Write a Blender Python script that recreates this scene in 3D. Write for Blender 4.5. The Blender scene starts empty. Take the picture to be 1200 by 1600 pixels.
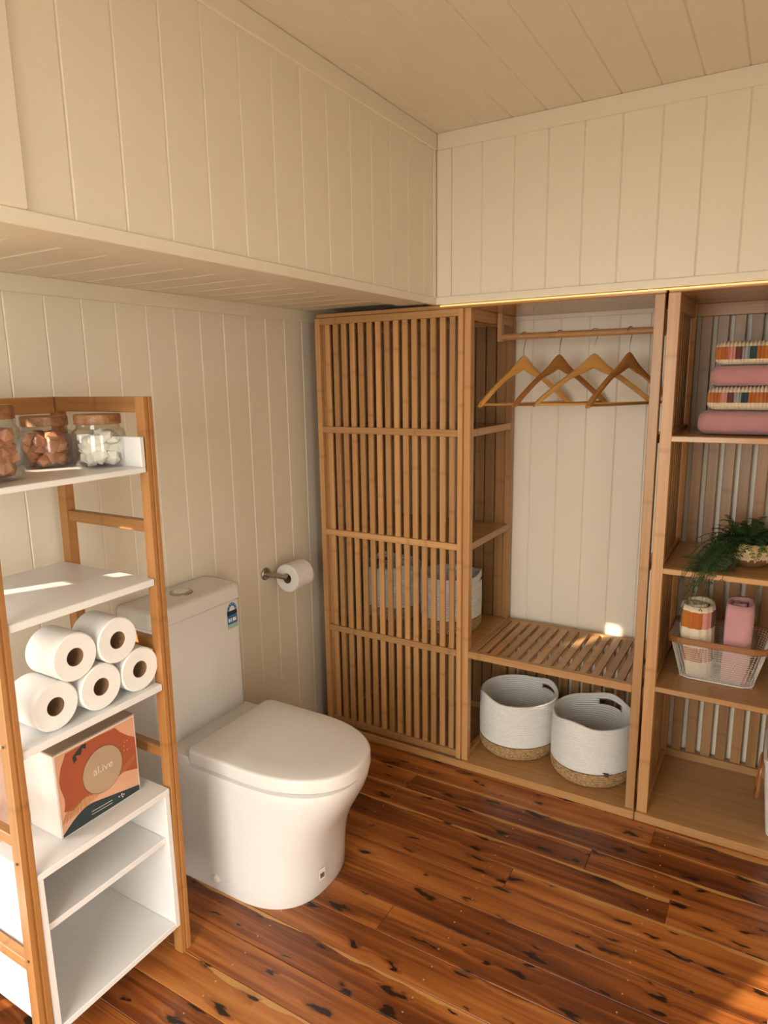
import bpy, bmesh, math, random
from mathutils import Vector, Matrix, noise

S = bpy.context.scene
COL = S.collection
random.seed(7)
PI = math.pi

# ------------------------------------------------------------------ camera
cam_d = bpy.data.cameras.new('camera')
cam = bpy.data.objects.new('camera', cam_d)
COL.objects.link(cam)
F_PX, YAW, PITCH, ROLL = 1052.75, 0.53598, 0.19436, -0.01565
cam_d.sensor_fit = 'HORIZONTAL'
cam_d.sensor_width = 36.0
cam_d.lens = F_PX / 1200 * 36.0
cam_d.clip_start = 0.02
fw = Vector((-math.sin(YAW) * math.cos(PITCH), math.cos(YAW) * math.cos(PITCH), -math.sin(PITCH)))
rt = Vector((math.cos(YAW), math.sin(YAW), 0))
up = rt.cross(fw)
r2 = rt * math.cos(ROLL) + up * math.sin(ROLL)
u2 = -rt * math.sin(ROLL) + up * math.cos(ROLL)
cam.matrix_world = Matrix(((r2.x, u2.x, -fw.x, 1.6918), (r2.y, u2.y, -fw.y, -2.6690),
                           (r2.z, u2.z, -fw.z, 1.4923), (0, 0, 0, 1)))
S.camera = cam

# ------------------------------------------------------------------ sky, sun, exposure
S.view_settings.view_transform = 'Standard'
S.view_settings.look = 'None'
S.view_settings.gamma = 1.0
S.view_settings.use_curve_mapping = False
S.view_settings.exposure = 0.22
W = bpy.data.worlds.new('sky')
S.world = W
W.use_nodes = True
bg = W.node_tree.nodes['Background']
bg.inputs['Color'].default_value = (1.0, 0.975, 0.92, 1)
bg.inputs['Strength'].default_value = 7.6
S.cycles.diffuse_bounces = 3
S.cycles.max_bounces = 14
S.cycles.transparent_max_bounces = 16

sun_d = bpy.data.lights.new('sun', 'SUN')
sun_d.energy = 12.0
sun_d.angle = math.radians(0.8)
sun_d.color = (1.0, 0.86, 0.66)
sun = bpy.data.objects.new('sun', sun_d)
COL.objects.link(sun)
SUN_EL = math.radians(19.3)
sd = Vector((0.46 * math.cos(SUN_EL), 0.888 * math.cos(SUN_EL), -math.sin(SUN_EL)))
sun.rotation_euler = sd.to_track_quat('-Z', 'Y').to_euler()
sun.location = (-3, -6, 4)

def portal(name, loc, direction, sx, sz):
    d = bpy.data.lights.new(name, 'AREA')
    d.shape = 'RECTANGLE'
    d.size, d.size_y = sx, sz
    d.cycles.is_portal = True
    o = bpy.data.objects.new(name, d)
    COL.objects.link(o)
    o.location = loc
    o.rotation_euler = Vector(direction).to_track_quat('-Z', 'Y').to_euler()

# room: x 0..RX (left wall at x = 0), y RY..0 (back wall at y = 0)
RX, RY, ZC = 2.55, -3.3, 2.293
DOOR = (0.484, 1.45, 2.05)                       # rear glass door: x0, x1, height
ADDED_WIN = (-3.10, -2.55, 0.05, 2.00)                # unseen right window, added for its light: y0, y1, z0, z1
SLIT = (-2.53, -2.14, 0.05, 1.66)               # narrow sidelight in the left wall
portal('rear_portal', ((DOOR[0] + DOOR[1]) / 2, RY - 0.13, DOOR[2] / 2), (0, 1, 0), DOOR[1] - DOOR[0], DOOR[2])
portal('right_portal', (RX + 0.13, (ADDED_WIN[0] + ADDED_WIN[1]) / 2, (ADDED_WIN[2] + ADDED_WIN[3]) / 2), (-1, 0, 0), ADDED_WIN[1] - ADDED_WIN[0], ADDED_WIN[3] - ADDED_WIN[2])

# ------------------------------------------------------------------ mesh helpers
def wloc(o):
    v = Vector((0, 0, 0))
    while o is not None:
        v += o.location
        o = o.parent
    return v

def obj(name, bm, m, parent=None, smooth=False, kind=None, label=None, cat=None, group=None):
    """link bm (scene coordinates) as one mesh object, origin at its centre"""
    lo = Vector((1e9,) * 3); hi = Vector((-1e9,) * 3)
    for v in bm.verts:
        for i in range(3):
            lo[i] = min(lo[i], v.co[i]); hi[i] = max(hi[i], v.co[i])
    c = (lo + hi) / 2
    bmesh.ops.translate(bm, verts=bm.verts, vec=-c)
    bmesh.ops.recalc_face_normals(bm, faces=bm.faces)
    me = bpy.data.meshes.new(name)
    bm.to_mesh(me); bm.free()
    if smooth:
        me.shade_smooth()
        me.set_sharp_from_angle(angle=math.radians(42))
    for mm in (m if isinstance(m, (list, tuple)) else [m]):
        me.materials.append(mm)
    o = bpy.data.objects.new(name, me)
    COL.objects.link(o)
    if parent is not None:
        o.parent = parent
        c = c - wloc(parent)
    o.location = c
    tag(o, label, cat, group, kind)
    return o

def tag(o, label=None, cat=None, group=None, kind=None):
    if label: o['label'] = label
    if cat: o['category'] = cat
    if group: o['group'] = group
    if kind: o['kind'] = kind
    return o

def inst(src, loc, parent=None, name=None):
    """a copy of one piece (shares its mesh), at scene position loc"""
    c = src.copy()
    if name: c.name = name
    COL.objects.link(c)
    c.parent = parent
    c.location = Vector(loc) - (wloc(parent) if parent else Vector((0, 0, 0)))
    return c

def thing(name, label, cat, loc=(0, 0, 0), group=None):
    o = bpy.data.objects.new(name, None)
    o.empty_display_size = 0.05
    COL.objects.link(o)
    o.location = loc
    return tag(o, label, cat, group)

def dup(root, label=None, loc=None, rz=None):
    r = root.copy(); COL.objects.link(r)
    if loc is not None: r.location = loc
    if rz is not None: r.rotation_euler = (0, 0, rz)
    if label: r['label'] = label
    for ch in list(root.children):
        c = ch.copy(); COL.objects.link(c); c.parent = r
        for g in list(ch.children):
            d = g.copy(); COL.objects.link(d); d.parent = c
    return r

def box(bm, x0, x1, y0, y1, z0, z1, bev=0.0, seg=1):
    t = bmesh.new()
    bmesh.ops.create_cube(t, size=1)
    for v in t.verts:
        v.co = Vector((x0 + (v.co.x + .5) * (x1 - x0), y0 + (v.co.y + .5) * (y1 - y0), z0 + (v.co.z + .5) * (z1 - z0)))
    if bev > 0:
        bmesh.ops.bevel(t, geom=list(t.edges), offset=bev, segments=seg, profile=0.5, affect='EDGES', clamp_overlap=True)
    join(bm, t)
    return bm

def join(bm, t):
    mp = {v: bm.verts.new(v.co) for v in t.verts}
    for f in t.faces:
        try: bm.faces.new([mp[v] for v in f.verts])
        except ValueError: pass
    t.free()

def bx(*a, **k):
    return box(bmesh.new(), *a, **k)

def rings(bm, rs, cap=True, closed=True):
    vs = [[bm.verts.new(p) for p in r] for r in rs]
    n = len(vs[0])
    for a, b in zip(vs[:-1], vs[1:]):
        for i in range(n if closed else n - 1):
            j = (i + 1) % n
            bm.faces.new((a[i], a[j], b[j], b[i]))
    if cap:
        bm.faces.new(list(reversed(vs[0]))); bm.faces.new(vs[-1])
    return vs

def lathe(bm, prof, c=(0, 0, 0), seg=32, axis='z', close=False):
    """revolve (r, h) profile; axis z, x or y"""
    rs = []
    pr = list(prof) + ([prof[0]] if close else [])
    for r, h in pr:
        ring = []
        for i in range(seg):
            a = 2 * PI * i / seg
            p = (r * math.cos(a), r * math.sin(a), h)
            if axis == 'x': p = (h, r * math.cos(a), r * math.sin(a))
            if axis == 'y': p = (r * math.sin(a), h, r * math.cos(a))
            ring.append((c[0] + p[0], c[1] + p[1], c[2] + p[2]))
        rs.append(ring)
    rings(bm, rs, cap=not close)
    if close: bmesh.ops.remove_doubles(bm, verts=bm.verts, dist=1e-6)
    return bm

def tube(bm, pts, r, seg=8):
    pts = [Vector(p) for p in pts]
    rs = []; ref = None
    for i, p in enumerate(pts):
        d = (pts[min(i + 1, len(pts) - 1)] - pts[max(i - 1, 0)]).normalized()
        if ref is None:
            ref = d.orthogonal().normalized()
        ref = (ref - d * ref.dot(d)).normalized()
        b = d.cross(ref)
        rs.append([p + (ref * math.cos(2 * PI * k / seg) + b * math.sin(2 * PI * k / seg)) * r for k in range(seg)])
    rings(bm, rs)
    return bm

def poly_x(bm, x, pts, t=0.0004):
    """thin flat printed shape facing +x, pts = (y, z)"""
    rings(bm, [[(x, y, z) for y, z in pts], [(x + t, y, z) for y, z in pts]])
    return bm

# ------------------------------------------------------------------ material helpers
def new_mat(name):
    m = bpy.data.materials.new(name)
    m.use_nodes = True
    nt = m.node_tree
    return m, nt, nt.nodes['Principled BSDF']

def N(nt, t, **kw):
    n = nt.nodes.new(t)
    for k, v in kw.items():
        if k in n.inputs: n.inputs[k].default_value = v
        else: setattr(n, k, v)
    return n

def ramp(nt, fac, stops, interp='LINEAR'):
    r = nt.nodes.new('ShaderNodeValToRGB')
    r.color_ramp.interpolation = interp
    while len(r.color_ramp.elements) < len(stops): r.color_ramp.elements.new(0.5)
    for e, (p, c) in zip(r.color_ramp.elements, stops):
        e.position = p
        e.color = c if len(c) == 4 else (*c, 1)
    nt.links.new(fac, r.inputs['Fac'])
    return r.outputs['Color']

def mix(nt, fac, a, b, blend='MIX'):
    n = nt.nodes.new('ShaderNodeMix'); n.data_type = 'RGBA'; n.blend_type = blend
    for sock, val in ((n.inputs[0], fac), (n.inputs[6], a), (n.inputs[7], b)):
        if hasattr(val, 'links'): nt.links.new(val, sock)
        elif isinstance(val, (int, float)): sock.default_value = val
        else: sock.default_value = (*val, 1) if len(val) == 3 else val
    return n.outputs[2]

def math_n(nt, op, a, b=None, c=None):
    n = nt.nodes.new('ShaderNodeMath'); n.operation = op
    for s, v in zip(n.inputs, (a, b, c)):
        if v is None: continue
        if hasattr(v, 'links'): nt.links.new(v, s)
        else: s.default_value = v
    return n.outputs[0]

def plain(name, col, rough=0.5, metal=0.0, bump=0.0, bscale=200, vary=0.04, spec=None, sheen=0.0, coat=0.0):
    m, nt, p = new_mat(name)
    tc = N(nt, 'ShaderNodeTexCoord')
    nz = N(nt, 'ShaderNodeTexNoise', Scale=9.0, Detail=3.0)
    nt.links.new(tc.outputs['Object'], nz.inputs['Vector'])
    lo = tuple(max(0, c * (1 - vary)) for c in col); hi = tuple(min(1, c * (1 + vary)) for c in col)
    nt.links.new(ramp(nt, nz.outputs['Fac'], [(.3, lo), (.7, hi)]), p.inputs['Base Color'])
    p.inputs['Roughness'].default_value = rough
    p.inputs['Metallic'].default_value = metal
    if spec is not None: p.inputs['Specular IOR Level'].default_value = spec
    if sheen: p.inputs['Sheen Weight'].default_value = sheen
    if coat: p.inputs['Coat Weight'].default_value = coat; p.inputs['Coat Roughness'].default_value = 0.08
    if bump:
        n2 = N(nt, 'ShaderNodeTexNoise', Scale=float(bscale), Detail=2.0)
        nt.links.new(tc.outputs['Object'], n2.inputs['Vector'])
        b = N(nt, 'ShaderNodeBump', Strength=bump, Distance=0.002)
        nt.links.new(n2.outputs['Fac'], b.inputs['Height'])
        nt.links.new(b.outputs['Normal'], p.inputs['Normal'])
    return m

def bamboo(name, ca, cb, axis, rough=0.35, nodes=True):
    m, nt, p = new_mat(name)
    tc = N(nt, 'ShaderNodeTexCoord'); oi = N(nt, 'ShaderNodeObjectInfo')
    off = N(nt, 'ShaderNodeVectorMath', operation='SCALE'); off.inputs[0].default_value = (7.3, 11.9, 5.7)
    nt.links.new(oi.outputs['Random'], off.inputs['Scale'])
    add = N(nt, 'ShaderNodeVectorMath', operation='ADD')
    nt.links.new(tc.outputs['Object'], add.inputs[0]); nt.links.new(off.outputs[0], add.inputs[1])
    mp = N(nt, 'ShaderNodeMapping')
    sc = [130.0] * 3; sc['xyz'.index(axis)] = 2.5
    mp.inputs['Scale'].default_value = sc
    nt.links.new(add.outputs[0], mp.inputs['Vector'])
    nz = N(nt, 'ShaderNodeTexNoise', Scale=1.0, Detail=3.0)
    nt.links.new(mp.outputs[0], nz.inputs['Vector'])
    mp2 = N(nt, 'ShaderNodeMapping'); sc = [40.0] * 3; sc['xyz'.index(axis)] = 1.2
    mp2.inputs['Scale'].default_value = sc
    nt.links.new(add.outputs[0], mp2.inputs['Vector'])
    nz2 = N(nt, 'ShaderNodeTexNoise', Scale=1.0, Detail=1.0)
    nt.links.new(mp2.outputs[0], nz2.inputs['Vector'])
    f = math_n(nt, 'MULTIPLY_ADD', nz2.outputs['Fac'], 0.55, math_n(nt, 'MULTIPLY', nz.outputs['Fac'], 0.45))
    col = ramp(nt, f, [(.33, cb), (.66, ca)])
    rv = math_n(nt, 'MULTIPLY_ADD', oi.outputs['Random'], 0.34, 0.82)
    comb = N(nt, 'ShaderNodeCombineColor')
    for i in range(3): nt.links.new(rv, comb.inputs[i])
    col = mix(nt, 1.0, col, comb.outputs[0], 'MULTIPLY')
    if nodes:
        sx = N(nt, 'ShaderNodeSeparateXYZ'); nt.links.new(add.outputs[0], sx.inputs[0])
        vo = N(nt, 'ShaderNodeTexVoronoi', voronoi_dimensions='1D', Scale=2.6)
        nt.links.new(sx.outputs['xyz'.index(axis)], vo.inputs['W'])
        k = ramp(nt, vo.outputs['Distance'], [(0.0, (.70, .62, .56)), (.012, (.82, .78, .74)), (.03, (1, 1, 1))])
        col = mix(nt, 0.6, col, k, 'MULTIPLY')
    nt.links.new(col, p.inputs['Base Color'])
    p.inputs['Roughness'].default_value = rough
    b = N(nt, 'ShaderNodeBump', Strength=0.08, Distance=0.001)
    nt.links.new(nz.outputs['Fac'], b.inputs['Height']); nt.links.new(b.outputs['Normal'], p.inputs['Normal'])
    return m

def floor_material():
    m, nt, p = new_mat('cypress_boards')
    L = nt.links.new
    tc = N(nt, 'ShaderNodeTexCoord'); oi = N(nt, 'ShaderNodeObjectInfo')
    off = N(nt, 'ShaderNodeVectorMath', operation='SCALE'); off.inputs[0].default_value = (37.0, 13.0, 0)
    L(oi.outputs['Random'], off.inputs['Scale'])
    add = N(nt, 'ShaderNodeVectorMath', operation='ADD')
    L(tc.outputs['Object'], add.inputs[0]); L(off.outputs[0], add.inputs[1])
    sx = N(nt, 'ShaderNodeSeparateXYZ'); L(add.outputs[0], sx.inputs[0])
    so = N(nt, 'ShaderNodeSeparateXYZ'); L(tc.outputs['Object'], so.inputs[0])
    # knots
    mk = N(nt, 'ShaderNodeMapping'); mk.inputs['Scale'].default_value = (6.5, 19.0, 1.0); L(add.outputs[0], mk.inputs['Vector'])
    wob = N(nt, 'ShaderNodeTexNoise', Scale=2.2, Detail=2.0); L(mk.outputs[0], wob.inputs['Vector'])
    wv = N(nt, 'ShaderNodeVectorMath', operation='MULTIPLY_ADD')
    wv.inputs[1].default_value = (0.8, 0.8, 0); L(wob.outputs['Color'], wv.inputs[0]); L(mk.outputs[0], wv.inputs[2])
    vo = N(nt, 'ShaderNodeTexVoronoi', voronoi_dimensions='2D', Scale=1.0); L(wv.outputs[0], vo.inputs['Vector'])
    sc = N(nt, 'ShaderNodeSeparateColor'); L(vo.outputs['Color'], sc.inputs[0])
    has = math_n(nt, 'GREATER_THAN', sc.outputs[0], 0.42)
    size = math_n(nt, 'MULTIPLY_ADD', sc.outputs[1], 0.13, 0.035)
    dk = math_n(nt, 'DIVIDE', vo.outputs['Distance'], size)
    core = math_n(nt, 'MULTIPLY', math_n(nt, 'MINIMUM', math_n(nt, 'MAXIMUM', math_n(nt, 'MULTIPLY', math_n(nt, 'SUBTRACT', 1.3, dk), 2.2), 0.0), 0.95), has)
    halo = math_n(nt, 'MULTIPLY', math_n(nt, 'MAXIMUM', math_n(nt, 'SUBTRACT', 1.0, math_n(nt, 'MULTIPLY', dk, 0.33)), 0.0), has)
    # grain, bent round the knots
    gy = math_n(nt, 'MULTIPLY_ADD', halo, 0.018, sx.outputs[1])
    cg = N(nt, 'ShaderNodeCombineXYZ'); L(math_n(nt, 'MULTIPLY', sx.outputs[0], 2.2), cg.inputs[0]); L(math_n(nt, 'MULTIPLY', gy, 62.0), cg.inputs[1])
    g = N(nt, 'ShaderNodeTexNoise', Scale=1.0, Detail=5.0, Roughness=0.6, Distortion=0.6); L(cg.outputs[0], g.inputs['Vector'])
    cg2 = N(nt, 'ShaderNodeCombineXYZ'); L(math_n(nt, 'MULTIPLY', sx.outputs[0], 1.1), cg2.inputs[0]); L(math_n(nt, 'MULTIPLY', gy, 17.0), cg2.inputs[1])
    g2 = N(nt, 'ShaderNodeTexNoise', Scale=1.0, Detail=2.0, Distortion=0.4); L(cg2.outputs[0], g2.inputs['Vector'])
    f = math_n(nt, 'MULTIPLY_ADD', g2.outputs['Fac'], 0.6, math_n(nt, 'MULTIPLY', g.outputs['Fac'], 0.4))
    f = math_n(nt, 'ADD', f, math_n(nt, 'MULTIPLY_ADD', oi.outputs['Random'], 0.12, -0.045))
    col = ramp(nt, f, [(.34, (.075, .018, .005)), (.46, (.19, .052, .012)), (.56, (.36, .115, .025)), (.68, (.52, .20, .05))])
    # pale sapwood along one edge of some boards
    wob2 = N(nt, 'ShaderNodeTexNoise', noise_dimensions='1D', Scale=2.6, Detail=3.0); L(sx.outputs[0], wob2.inputs['W'])
    edge = math_n(nt, 'MULTIPLY_ADD', wob2.outputs['Fac'], 0.05, 0.0165)
    rs = math_n(nt, 'FRACT', math_n(nt, 'MULTIPLY', oi.outputs['Random'], 17.31))
    sap = math_n(nt, 'MULTIPLY', math_n(nt, 'GREATER_THAN', so.outputs[1], edge), math_n(nt, 'GREATER_THAN', rs, 0.5))
    sapc = mix(nt, g.outputs['Fac'], (.42, .19, .05), (.62, .34, .11))
    col = mix(nt, sap, col, sapc)
    col = mix(nt, math_n(nt, 'MULTIPLY', halo, 0.55), col, (.09, .024, .008))
    col = mix(nt, core, col, (.012, .006, .004))
    L(col, p.inputs['Base Color'])
    p.inputs['Roughness'].default_value = 0.3
    p.inputs['Specular IOR Level'].default_value = 0.45
    b = N(nt, 'ShaderNodeBump', Strength=0.12, Distance=0.0015); L(g.outputs['Fac'], b.inputs['Height']); L(b.outputs['Normal'], p.inputs['Normal'])
    return m

def glass_material(name, tint):
    m = bpy.data.materials.new(name); m.use_nodes = True
    nt = m.node_tree; nt.nodes.clear()
    o = N(nt, 'ShaderNodeOutputMaterial'); t = N(nt, 'ShaderNodeBsdfTransparent'); g = N(nt, 'ShaderNodeBsdfGlossy')
    t.inputs[0].default_value = (*tint, 1); g.inputs['Roughness'].default_value = 0.03
    lw = N(nt, 'ShaderNodeLayerWeight', Blend=0.5); fac = math_n(nt, 'MULTIPLY_ADD', math_n(nt, 'POWER', lw.outputs['Facing'], 3.0), 0.55, 0.04); mx = N(nt, 'ShaderNodeMixShader')
    nt.links.new(fac, mx.inputs[0]); nt.links.new(t.outputs[0], mx.inputs[1]); nt.links.new(g.outputs[0], mx.inputs[2])
    nt.links.new(mx.outputs[0], o.inputs['Surface'])
    return m

def rope_material(name, ca, cb, sc):
    m, nt, p = new_mat(name)
    tc = N(nt, 'ShaderNodeTexCoord')
    mp = N(nt, 'ShaderNodeMapping'); mp.inputs['Scale'].default_value = sc
    nt.links.new(tc.outputs['Object'], mp.inputs['Vector'])
    nz = N(nt, 'ShaderNodeTexNoise', Scale=1.0, Detail=4.0); nt.links.new(mp.outputs[0], nz.inputs['Vector'])
    nt.links.new(ramp(nt, nz.outputs['Fac'], [(.3, ca), (.7, cb)]), p.inputs['Base Color'])
    p.inputs['Roughness'].default_value = 0.85
    b = N(nt, 'ShaderNodeBump', Strength=0.5, Distance=0.003); nt.links.new(nz.outputs['Fac'], b.inputs['Height']); nt.links.new(b.outputs['Normal'], p.inputs['Normal'])
    return m

def stripe_towel_material(band_lo, band_hi, band2=None, pitch=0.0185):
    """cream terry with a band of coloured blocks: a woven pattern, in the towel's own coordinates"""
    m, nt, p = new_mat('striped_terry')
    tc = N(nt, 'ShaderNodeTexCoord'); s = N(nt, 'ShaderNodeSeparateXYZ'); nt.links.new(tc.outputs['UV'], s.inputs[0])
    k = math_n(nt, 'FRACT', math_n(nt, 'DIVIDE', s.outputs[0], pitch * 7))
    teal, rust, pink, brown, grey, ochre = (.02, .055, .06), (.46, .13, .02), (.62, .27, .22), (.15, .045, .025), (.33, .33, .33), (.52, .17, .02)
    c = ramp(nt, k, [(0, ochre), (1/7, rust), (2/7, pink), (3/7, brown), (4/7, grey), (5/7, teal), (6/7, rust)], 'CONSTANT')
    v = s.outputs[1]
    inb = math_n(nt, 'MULTIPLY', math_n(nt, 'GREATER_THAN', v, band_lo), math_n(nt, 'LESS_THAN', v, band_hi))
    if band2:
        inb = math_n(nt, 'MAXIMUM', inb, math_n(nt, 'MULTIPLY', math_n(nt, 'GREATER_THAN', v, band2[0]), math_n(nt, 'LESS_THAN', v, band2[1])))
    nt.links.new(mix(nt, inb, (.80, .69, .50), c), p.inputs['Base Color'])
    p.inputs['Roughness'].default_value = 0.95; p.inputs['Sheen Weight'].default_value = 0.2
    nz = N(nt, 'ShaderNodeTexNoise', Scale=450.0); nt.links.new(tc.outputs['Object'], nz.inputs['Vector'])
    b = N(nt, 'ShaderNodeBump', Strength=0.5, Distance=0.002); nt.links.new(nz.outputs['Fac'], b.inputs['Height']); nt.links.new(b.outputs['Normal'], p.inputs['Normal'])
    return m

def glaze_material():
    m, nt, p = new_mat('drip_glaze')
    tc = N(nt, 'ShaderNodeTexCoord'); s = N(nt, 'ShaderNodeSeparateXYZ'); nt.links.new(tc.outputs['Object'], s.inputs[0])
    mp = N(nt, 'ShaderNodeMapping'); mp.inputs['Scale'].default_value = (75, 75, 9); nt.links.new(tc.outputs['Object'], mp.inputs['Vector'])
    nz = N(nt, 'ShaderNodeTexNoise', Scale=1.0, Detail=2.0); nt.links.new(mp.outputs[0], nz.inputs['Vector'])
    h = math_n(nt, 'MULTIPLY_ADD', nz.outputs['Fac'], 0.045, s.outputs[2])
    nt.links.new(ramp(nt, math_n(nt, 'MULTIPLY', math_n(nt, 'ADD', h, 0.02), 12.0), [(0.0, (.20, .09, .04)), (.36, (.24, .11, .05)), (.40, (.72, .62, .45)), (.52, (.62, .45, .22)), (.8, (.56, .38, .16))]), p.inputs['Base Color'])
    p.inputs['Roughness'].default_value = 0.22
    return m

M = {}
M['paint'] = plain('cream_paint', (.81, .735, .592), 0.42, vary=0.012, bump=0.03, bscale=60)
M['melamine'] = plain('white_melamine', (.77, .755, .725), 0.32, vary=0.01)
M['ceramic'] = plain('white_ceramic', (.765, .735, .695), 0.12, vary=0.005)
M['lidplastic'] = plain('white_plastic', (.765, .73, .685), 0.22, vary=0.005)
WA, WB = (.56, .315, .13), (.42, .21, .075)
LA, LB = (.43, .20, .062), (.31, .13, .034)
for ax in 'xyz':
    M['bam_' + ax] = bamboo('bamboo_along_' + ax, WA, WB, ax)
    M['lad_' + ax] = bamboo('orange_bamboo_along_' + ax, LA, LB, ax)
M['bam_shaded'] = bamboo('shaded_bamboo_slats', tuple(c * .74 for c in WA), tuple(c * .72 for c in WB), 'z')  # wardrobe bamboo darkened for back and side slats: interior shade put into colour
M['board'] = bamboo('bamboo_board', (.54, .30, .12), (.43, .22, .08), 'x', rough=0.2, nodes=False)
M['floor'] = floor_material()
M['hanger'] = bamboo('varnished_beech', (.70, .38, .11), (.60, .29, .07), 'x', rough=0.3, nodes=False)
M['hanger_dark'] = bamboo('varnished_dark_beech', (.46, .22, .06), (.34, .14, .035), 'x', rough=0.3, nodes=False)
M['acacia'] = bamboo('acacia_lid', (.42, .21, .09), (.17, .07, .028), 'x', rough=0.4, nodes=False)
M['chrome'] = plain('chrome', (.75, .74, .72), 0.15, metal=1.0, vary=0.0)
M['nickel'] = plain('brushed_nickel', (.42, .37, .31), 0.3, metal=1.0, vary=0.02)
M['paper'] = plain('tissue_paper', (.82, .80, .76), 0.95, bump=0.25, bscale=160, vary=0.01)
M['card'] = plain('cardboard_core', (.23, .125, .06), 0.9)
M['glass'] = glass_material('jar_glass', (.985, .99, .985))
M['salt'] = plain('pink_salt', (.60, .27, .15), 0.5, vary=0.4)
M['soap'] = plain('white_soap', (.85, .82, .73), 0.6, vary=0.06)
M['rope'] = rope_material('white_cotton_rope', (.74, .72, .68), (.84, .82, .78), (160, 160, 420))
M['jute'] = rope_material('woven_jute', (.22, .12, .045), (.62, .41, .20), (110, 110, 180))
M['pinktowel'] = plain('pink_terry', (.50, .235, .245), 0.95, bump=0.6, bscale=420, vary=0.08, sheen=0.3)
M['pinktowel_light'] = plain('pale_pink_terry', (.60, .31, .32), 0.95, bump=0.6, bscale=420, vary=0.08, sheen=0.3)
M['leaf'] = plain('fern_green', (.022, .060, .014), 0.5, vary=0.5)
M['soil'] = plain('soil', (.03, .02, .012), 0.95)
M['wire'] = plain('cream_wire', (.78, .74, .66), 0.4)
M['rim'] = bamboo('brown_wood_rim', (.33, .135, .04), (.24, .09, .025), 'x', nodes=False)
M['white_fabric'] = plain('white_fabric', (.80, .77, .72), 0.9, bump=0.3)
M['dark'] = plain('dark_metal', (.05, .035, .025), 0.5)
M['nail'] = plain('nail_filler', (.55, .33, .15), 0.6)

# ------------------------------------------------------------------ setting
# floor
floor = obj('floor', bx(-.12, RX + .12, RY - .12, .12, -.06, -.018), plain('subfloor', (.05, .02, .01), 0.9), kind='structure')
PB = 0.1035; Y0 = -0.690
rng = random.Random(11)
k0 = -7
edges = [Y0 - PB * k for k in range(k0, 26)]
for k, ya in enumerate(edges[:-1]):
    yb = edges[k + 1]
    a, b = max(yb, RY), min(ya, 0.0)
    if b - a < .02: continue
    joints = [0.0]
    if abs(ya - (Y0 - 2 * PB)) < 1e-6: joints.append(1.085)
    else:
        j = rng.uniform(.2, 2.3)
        joints.append(j)
    joints.append(RX)
    for x0, x1 in zip(joints[:-1], joints[1:]):
        if x1 - x0 < .02: continue
        obj('floor_board', bx(x0 + .0004, x1 - .0004, a + .0006, b - .0006, -.018, 0.0, bev=.0012), M['floor'], floor)
bm = bmesh.new()
for k, ya in enumerate(edges[:-1]):
    for jx in (.12, .57, 1.02, 1.47, 1.92):
        for t in (.28, .72):
            y = ya - PB * t
            if RY < y < -.5:
                x = jx + rng.uniform(-.006, .006)
                bmesh.ops.create_cone(bm, cap_ends=True, segments=8, radius1=.0024, radius2=.002, depth=.0006, matrix=Matrix.Translation((x, y, .0002)))
obj('nail_plug', bm, M['nail'], floor, kind='stuff')

obj('ground', bx(-14, 14, -16, 8, -.45, -.35), plain('dry_grass', (.17, .16, .11), 0.95, vary=.3), kind='structure')
# walls: slab with openings + boards with bevelled edges (V joints)
def slab(name, boxes):
    bm = bmesh.new()
    for b in boxes: box(bm, *b)
    return obj(name, bm, M['paint'], kind='structure')

VB = 0.0032
wall_left = slab('wall_left', [(-.12, -.012, SLIT[1], .12, 0, 2.4), (-.12, -.012, RY - .12, SLIT[0], 0, 2.4),
                               (-.12, -.012, SLIT[0], SLIT[1], 0, SLIT[2]), (-.12, -.012, SLIT[0], SLIT[1], SLIT[3], 2.4)])
ZW = 1.723
src = {}
def wall_board(parent, key, x0, x1, y0, y1, z0, z1, mat='paint', name='wall_board', vb=VB):
    dims = (key, round(x1 - x0, 4), round(y1 - y0, 4), round(z1 - z0, 4))
    c = ((x0 + x1) / 2, (y0 + y1) / 2, (z0 + z1) / 2)
    if dims in src: return inst(src[dims], c, parent)
    src[dims] = obj(name, bx(x0, x1, y0, y1, z0, z1, bev=vb), M[mat], parent)
    return src[dims]

yl = -0.443
ys = sorted([yl + .11 * j for j in range(-30, 5)])
for a, b in zip(ys[:-1], ys[1:]):
    a, b = max(a, RY), min(b, 0.0)
    if b - a < .01: continue
    if b > SLIT[0] - .03 and a < SLIT[1] + .03:            # boards beside the sidelight
        wall_board(wall_left, 'l', -.012, 0, a, b, SLIT[3] + .03, ZW + .01)
        if b > SLIT[1] + .03 + .005: wall_board(wall_left, 'l', -.012, 0, SLIT[1] + .03, b, 0, SLIT[3] + .03)
        if a < SLIT[0] - .03 - .005: wall_board(wall_left, 'l', -.012, 0, a, SLIT[0] - .03, 0, SLIT[3] + .03)
        continue
    wall_board(wall_left, 'l', -.012, 0, a, b, 0, ZW + .01)
# sidelight frame
bm = bmesh.new()
box(bm, -.12, .006, SLIT[1], SLIT[1] + .03, 0, SLIT[3] + .03); box(bm, -.12, .006, SLIT[0] - .03, SLIT[0], 0, SLIT[3] + .03)
box(bm, -.12, .006, SLIT[0], SLIT[1], SLIT[3], SLIT[3] + .03); box(bm, -.12, .006, SLIT[0], SLIT[1], 0, SLIT[2])
obj('window_1', bm, M['melamine'], kind='structure')

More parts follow.
